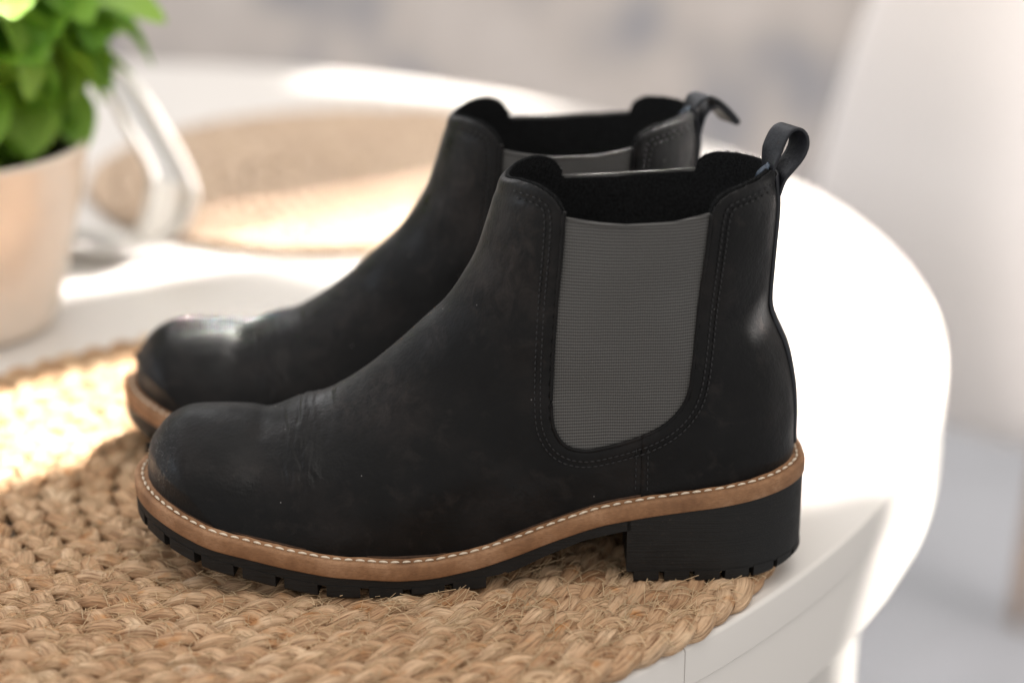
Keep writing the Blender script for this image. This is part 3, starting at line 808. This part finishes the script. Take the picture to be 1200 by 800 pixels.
# ------------------------------------------------------------------ jute mats: a flat three-strand braid wound in a spiral
def jute_mat(centre, radius, pitch, step, k, label, phase, fibres, mat='jute'):
    root = empty('placemat', (centre[0], centre[1], TZ)); tag(root, label, 'placemat', 'round jute placemats')
    turns = radius / pitch
    # arc-length samples of the spiral, from the rim inwards
    th = np.linspace(0, 2 * math.pi * (turns - 0.35), 60000); rad = radius - pitch / 2 - pitch * th / (2 * math.pi)
    ds = np.hypot(np.gradient(rad), rad * np.gradient(th)); s = np.cumsum(ds)
    n = int(s[-1] / step); ss = np.linspace(0, s[-1], n); tt_ = np.interp(ss, s, th); rr = np.interp(ss, s, rad)
    wob = np.array([noise.noise(Vector((a * 9, 3.1 + phase, 0))) for a in ss])
    wob2 = np.array([noise.noise(Vector((a * 33, 7.7 + phase, 0))) for a in ss])
    Lp = 0.049
    fine = []
    for q in range(3):
        jit = np.array([noise.noise(Vector((a * 21, 11.3 * q + phase, 4))) for a in ss])
        jit2 = np.array([noise.noise(Vector((a * 30, 21.3 * q + phase, 9))) for a in ss])
        ph = 2 * math.pi * (ss / Lp + q / 3) + 0.5 * wob
        lat = 0.0052 * np.sin(ph) * (pitch / 0.0186) + 0.0014 * jit
        ver = -0.0021 * np.sin(2 * ph) + 0.0006 * jit2
        r_ = rr + lat + 0.0011 * wob2; z = 0.0043 + ver + 0.0004 * wob
        X = np.stack([r_ * np.cos(tt_ + phase), r_ * np.sin(tt_ + phase), z], 1)
        # Frenet-like frame: radial, up
        T = np.gradient(X, axis=0); T /= np.linalg.norm(T, axis=1)[:, None]
        A = np.cross(np.array([0, 0, 1.0]), T); A /= np.linalg.norm(A, axis=1)[:, None]; B = np.cross(T, A)
        hw = 0.0053 * (pitch / 0.0186) * (1 + 0.32 * jit); hh = 0.0033 * (1 + 0.16 * jit2)
        ang = 2 * math.pi * np.arange(k) / k
        twist = ss * 120.0
        rid = 1 + 0.075 * np.sin(5 * (ang[None] + twist[:, None] * 0.25) + 9.0 * jit[:, None]) + 0.060 * np.sin(9 * ang[None] + 0.6 * twist[:, None] + 14 * jit2[:, None])
        ca = np.sign(np.cos(ang)) * np.abs(np.cos(ang)) ** 0.85; sa = np.sin(ang)
        Vv = X[:, None] + (hw[:, None] * ca * rid)[..., None] * A[:, None] + (hh[:, None] * sa * rid)[..., None] * B[:, None]
        Vv[..., 2] = np.clip(Vv[..., 2], 0.0004, None)
        fine.append(Vv)
        # cut in turns
        cut = [int(np.searchsorted(tt_, 2 * math.pi * c)) for c in range(int(turns) + 1)] + [n]
        for a, b in zip(cut[:-1], cut[1:]):
            if b - a < 8: continue
            b2 = min(b + 1, n); seg = Vv[a:b2]; m_ = b2 - a
            uvs = np.stack([np.repeat(ss[a:b2], k), np.tile(np.arange(k) / k + q * 1.7, m_) + np.repeat(twist[a:b2] * 0.012, k)], 1)
            F = grid_faces(m_, k, True)
            if a == 0: F.append(tuple(range(k))[::-1])
            if b2 == n: F.append(tuple((m_ - 1) * k + j for j in range(k)))
            mesh_obj('strand', seg.reshape(-1, 3), F, M[mat], root, True, uv=uvs)
    # loose fibres and binding hairs lying over the braid
    if fibres:
        mb = MB()
        for _ in range(fibres):
            q = int(rng.integers(0, 3)); i = int(rng.integers(6, n - 6)); j0 = int(rng.integers(1, k // 2))
            p = fine[q][i, j0]
            if p[2] < 0.0056: continue
            pw = p[:2] + centre
            if pw[1] > 0.20 and rng.random() < 0.6: continue
            Tn = fine[q][i + 2, j0] - fine[q][i - 2, j0]; Tn /= np.linalg.norm(Tn)
            side_ = np.cross([0, 0, 1.0], Tn)
            kind = rng.random()
            pts = []
            if kind < 0.55:      # lies along the strand, lifting at one end
                L_ = rng.uniform(0.006, 0.016); d = Tn + side_ * rng.normal(0, 0.35); lift = abs(rng.normal(0, 0.0008)); cv = rng.normal(0, 0.25)
                for t in np.linspace(0, 1, 5): pts.append(p + d * L_ * (t - 0.3) + side_ * cv * L_ * t * t + np.array([0, 0, 0.0004 + lift * t * t]))
            else:                # hoop across the strand
                L_ = rng.uniform(0.005, 0.010); d = side_ + Tn * rng.normal(0, 0.45); d /= np.linalg.norm(d); hgt = rng.uniform(0.0003, 0.0011)
                for t in np.linspace(-0.5, 0.5, 6): pts.append(p + d * L_ * t + np.array([0, 0, 0.0003 + hgt - 0.010 * 9 * (L_ * t) ** 2 * 30 * 0.12 * 10 - 0.0014 * (2 * t) ** 2]))
            mb.add(*tube(pts, rng.uniform(0.00010, 0.00024), 3, caps=False))
        o = mb.build('loose_fibres', M['fibre'], root); o['kind'] = 'stuff'
    return root
jute_mat(np.array([-0.0817, 0.0716]), 0.2365, 0.0168, 0.0018, 20, 'braided jute mat under the pair of boots, reaching the table edge', -1.45, 24000)
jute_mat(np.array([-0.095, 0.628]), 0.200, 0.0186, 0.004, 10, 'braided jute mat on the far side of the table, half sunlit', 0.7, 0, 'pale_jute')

# ------------------------------------------------------------------ floor, wall
M['floor'] = m_simple('blue_grey_floor', (0.36, 0.372, 0.395), 0.55, 0.4, 3, 0.12, 0.05, 0.002)
def m_wall():
    t = NT('blotchy_plaster'); co = t.coord('Object', (1, 1, 0.8))
    n1 = t.noise(co, 6.5, 2, 0.45); n2 = t.noise(co, 30, 4)
    c = t.ramp(n1, [(0.33, (0.26, 0.26, 0.275)), (0.50, (0.44, 0.40, 0.37)), (0.70, (0.53, 0.49, 0.46))])
    c = t.mix(t.math('MULTIPLY', n2, 0.15), c, (0.33, 0.31, 0.30)); t.base(c); t.set(Roughness=0.9)
    t.link(t.bump(n2, 0.3, 0.004), t.p.inputs['Normal']); return t.m
M['wall'] = m_wall()
FZ = TZ - 0.74
o = mesh_obj('floor', [(-4, -1.2, FZ), (4, -1.2, FZ), (4, 2.4, FZ), (-4, 2.4, FZ)], [(0, 1, 2, 3)], M['floor'], None, False); o['kind'] = 'structure'
V = [(-4, 2.4, FZ - 0.05), (4, 2.4, FZ - 0.05), (4, 2.5, FZ - 0.05), (-4, 2.5, FZ - 0.05)]; V += [(a, b, 0.9) for a, b, _ in V]
o = mesh_obj('wall', V, [(0, 1, 5, 4), (1, 2, 6, 5), (2, 3, 7, 6), (3, 0, 4, 7), (4, 5, 6, 7), (3, 2, 1, 0)], M['wall'], None, False); o['kind'] = 'structure'

# ------------------------------------------------------------------ moulded tub chair beyond the table
M['shell'] = m_simple('white_moulded_plastic', (0.93, 0.875, 0.84), 0.42, 0.45, 8, 0.02, 0.02, 0.001)
M['wood'] = m_simple('beech_wood', (0.42, 0.26, 0.15), 0.5, 0.4, 40, 0.2, 0.1, 0.001)
chair = empty('tub_chair', (0.59, 1.04, FZ), R(-50)); tag(chair, 'white moulded tub chair with wooden legs beyond the table edge', 'chair')
V = []; n, k = 26, 72
for i in range(n):
    t = i / (n - 1)
    for j in range(k):
        a = 2 * math.pi * j / k - math.pi       # a = 0 points to the back of the chair (+x)
        back = 0.5 + 0.5 * math.cos(a)
        top = 0.08 + 0.40 * (smooth(0.06, 0.55, back)) + 0.02 * back
        # seat bowl first, then the rising side
        if t < 0.35:
            q = t / 0.35; r_ = 0.205 * q; z = 0.428 - 0.025 * (1 - q ** 2.2) + 0.012 * q ** 6
        else:
            q = (t - 0.35) / 0.65; r_ = 0.205 + 0.062 * (1 - (1 - q) ** 1.8) ; z = 0.440 + top * (q ** 1.25)
        flare = 0.03 * back * max(0, (t - 0.35) / 0.65) ** 2
        V.append(((r_ + flare) * math.cos(a) * 1.02, (r_ + 0.4 * flare) * math.sin(a) * 1.10, z))
F = grid_faces(n, k, True); F.append(tuple(range(k)))
o = mesh_obj('seat_shell', V, F, M['shell'], chair); sm = o.modifiers.new('thickness', 'SOLIDIFY'); sm.thickness = 0.009; sm.offset = 0
for sx_, sy_ in ((1, 1), (1, -1), (-1, 1), (-1, -1)):
    p = np.linspace(0, 1, 6)[:, None]; pts = np.array([[0.12 * sx_, 0.12 * sy_, 0.410]]) * (1 - p) + np.array([[0.22 * sx_, 0.22 * sy_, 0.0]]) * p
    V, F = tube(pts, np.linspace(0.016, 0.010, 6), 12); mesh_obj('leg', V, F, M['wood'], chair)
V, F = tube([(-0.12, -0.12, 0.402), (0.12, 0.12, 0.402)], 0.011, 8); mesh_obj('cross_brace', V, F, M['wood'], chair)
V, F = tube([(-0.12, 0.12, 0.402), (0.12, -0.12, 0.402)], 0.0105, 8); mesh_obj('cross_brace', V, F, M['wood'], chair)

# ------------------------------------------------------------------ pot with basil, silver jug behind it
def lathe(prof, k=56):
    V = []
    for r_, z in prof:
        for j in range(k): V.append((r_ * math.cos(2 * math.pi * j / k), r_ * math.sin(2 * math.pi * j / k), z))
    return V, grid_faces(len(prof), k, True)
M['pot'] = m_simple('champagne_glaze', (0.90, 0.78, 0.67), 0.25, 0.6, 30, 0.04, 0.05, 0.001, metal=0.15)
M['soil'] = m_simple('potting_soil', (0.035, 0.024, 0.016), 0.95, 0.1, 300, 0.5, 0.8, 0.003)
PX, PY = -0.306, 0.312
pot = empty('plant_pot', (PX, PY, TZ)); tag(pot, 'tapered champagne-coloured glazed pot holding the basil, at the left edge', 'pot')
V, F = lathe([(0.0005, 0.0), (0.046, 0.0), (0.053, 0.002), (0.0575, 0.008), (0.068, 0.045), (0.0765, 0.080), (0.0815, 0.108), (0.0825, 0.1105), (0.0815, 0.1125), (0.0795, 0.1125), (0.0785, 0.108), (0.073, 0.08), (0.06, 0.02), (0.0005, 0.02)])
mesh_obj('pot_wall', V, F, M['pot'], pot)
V, F = lathe([(0.0005, 0.098), (0.04, 0.1), (0.0765, 0.097)], 40); mesh_obj('soil', V, F, M['soil'], pot)

def m_leaf():
    t = NT('basil_leaf'); co = t.coord('Object'); at = t.new('ShaderNodeObjectInfo')
    n = t.noise(co, 60, 3)
    c = t.ramp(at.outputs['Random'], [(0.0, (0.16, 0.36, 0.034)), (0.5, (0.26, 0.50, 0.040)), (1.0, (0.38, 0.58, 0.08))])
    c = t.mix(t.math('MULTIPLY', n, 0.4), c, (0.045, 0.13, 0.02)); t.base(c)
    t.set(Roughness=0.5); t.p.inputs['Specular IOR Level'].default_value = 0.5
    tr = t.new('ShaderNodeBsdfTranslucent'); tr.inputs[0].default_value = (0.20, 0.40, 0.04, 1)
    mx = t.new('ShaderNodeMixShader'); mx.inputs[0].default_value = 0.28; out = t.n['Material Output']
    t.link(t.p.outputs[0], mx.inputs[1]); t.link(tr.outputs[0], mx.inputs[2]); t.link(mx.outputs[0], out.inputs[0])
    t.link(t.bump(n, 0.4, 0.002), t.p.inputs['Normal'])
    return t.m
M['leaf'] = m_leaf()
M['stem'] = m_simple('green_stem', (0.16, 0.27, 0.06), 0.5, 0.4, 100, 0.2, 0.1)
leaf_meshes = []
for v_ in range(4):
    V = []; nl, ml = 15, 9; cup = 0.30 + 0.10 * v_; curl = 0.5 + 0.25 * v_
    for i in range(nl):
        t = i / (nl - 1); wdt = 0.36 * math.sin(math.pi * min(1, t ** 0.85 * 0.98 + 0.012)) ** 0.62
        for j in range(ml):
            a = (j / (ml - 1) - 0.5) * 2; y = a * wdt
            z = -curl * 0.45 * t * t + 0.22 * t + cup * y * y * 2.0 - 0.035 * (1 - abs(a)) ** 3 + 0.012 * math.sin(9 * t + 2 * abs(a)) * abs(a)
            V.append((t, y, z))
    me = bpy.data.meshes.new('leaf'); me.from_pydata(V, [], grid_faces(nl, ml)); me.polygons.foreach_set('use_smooth', [True] * len(me.polygons)); me.materials.append(M['leaf']); leaf_meshes.append(me)
basil = empty('basil_plant', (PX, PY, TZ + 0.1)); tag(basil, 'bushy green basil plant growing in the pot at the left edge', 'plant')
r2 = random.Random(11)
for i in range(26):
    a = i * 2.399; rr_ = 0.008 + 0.043 * math.sqrt((i + 0.5) / 26); hh_ = r2.uniform(0.070, 0.135) * (1.12 - 7.0 * rr_ * (0.6 + 0.4 * r2.random()))
    lean = Vector((math.cos(a), math.sin(a), 0)) * (0.01 + 0.62 * rr_)
    base_ = Vector((math.cos(a) * rr_, math.sin(a) * rr_, -0.002)); tip = base_ + lean + Vector((0, 0, hh_))
    pts = [base_.lerp(tip, q) + Vector((0, 0, 0.02 * math.sin(math.pi * q))) for q in (0, .25, .5, .75, 1)]
    V, F = tube([tuple(p) for p in pts], [0.0024, 0.0022, 0.002, 0.0018, 0.0014], 6); mesh_obj('stem', V, F, M['stem'], basil)
    for q, cnt, size in ((0.16, 3, 0.036), (0.34, 3, 0.042), (0.54, 3, 0.046), (0.76, 4, 0.046), (1.0, 6, 0.040)):
        p = base_.lerp(tip, q) + Vector((0, 0, 0.02 * math.sin(math.pi * q))); off = r2.uniform(0, 6.28)
        for c_ in range(cnt):
            o = bpy.data.objects.new('leaf', leaf_meshes[r2.randrange(4)]); C.objects.link(o); o.parent = basil
            o.location = p; sc = size * r2.uniform(0.8, 1.2); o.scale = (sc, sc * 1.15, sc)
            o.rotation_euler = (r2.uniform(-0.4, 0.4), r2.uniform(-0.1, 1.0) - (0.5 if q == 1.0 and c_ > 2 else 0), off + c_ * 2 * math.pi / cnt + r2.uniform(-0.3, 0.3))

M['steel'] = m_simple('polished_steel', (0.78, 0.76, 0.73), 0.16, 0.5, 20, 0.03, 0.0, metal=1.0)
M['rail_highlight'] = m_simple('rail_highlight_white', (0.80, 0.78, 0.74), 0.2, 0.6, 20, 0.02, 0.0)  # white rails paint the bright edge highlights of the steel handle
jug = empty('steel_jug', (-0.335, 0.462, TZ)); tag(jug, 'polished steel jug with a broad looped handle, behind the basil pot', 'jug')
V, F = lathe([(0.0005, 0), (0.046, 0), (0.050, 0.004), (0.050, 0.09), (0.046, 0.118), (0.047, 0.126), (0.045, 0.126), (0.044, 0.118), (0.0475, 0.09), (0.0475, 0.006), (0.0005, 0.006)], 48)
mesh_obj('jug_body', V, F, M['steel'], jug)
r1 = [(-0.292, .462, .110), (-0.262, .440, .138), (-0.236, .422, .118), (-0.221, .42, .086), (-0.2075, .42, .058), (-0.2085, .42, .037), (-0.220, .42, .013), (-0.243, .425, .0015), (-0.296, .45, .004)]
r2_ = [(-0.290, .475, .112), (-0.250, .460, .130), (-0.218, .445, .103), (-0.199, .445, .070), (-0.1865, .445, .042), (-0.188, .445, .025), (-0.199, .445, .008), (-0.228, .45, .001), (-0.294, .475, .003)]
JL = np.array(jug.location)
A1 = catmull(r1, 60) - JL; A2 = catmull(r2_, 60) - JL
for q in (A1, A2):
    V, F = tube(q, 0.0032, 10); mesh_obj('handle_rail', V, F, M['rail_highlight'], jug)
V = []
for a_, b_ in zip(A1, A2):
    for j in range(5): V.append(tuple(a_ + (b_ - a_) * j / 4 + np.array([-0.002, 0.0, 0])))
o = mesh_obj('handle_web', V, grid_faces(60, 5), M['steel'], jug); sm = o.modifiers.new('thickness', 'SOLIDIFY'); sm.thickness = 0.0015; sm.offset = 0
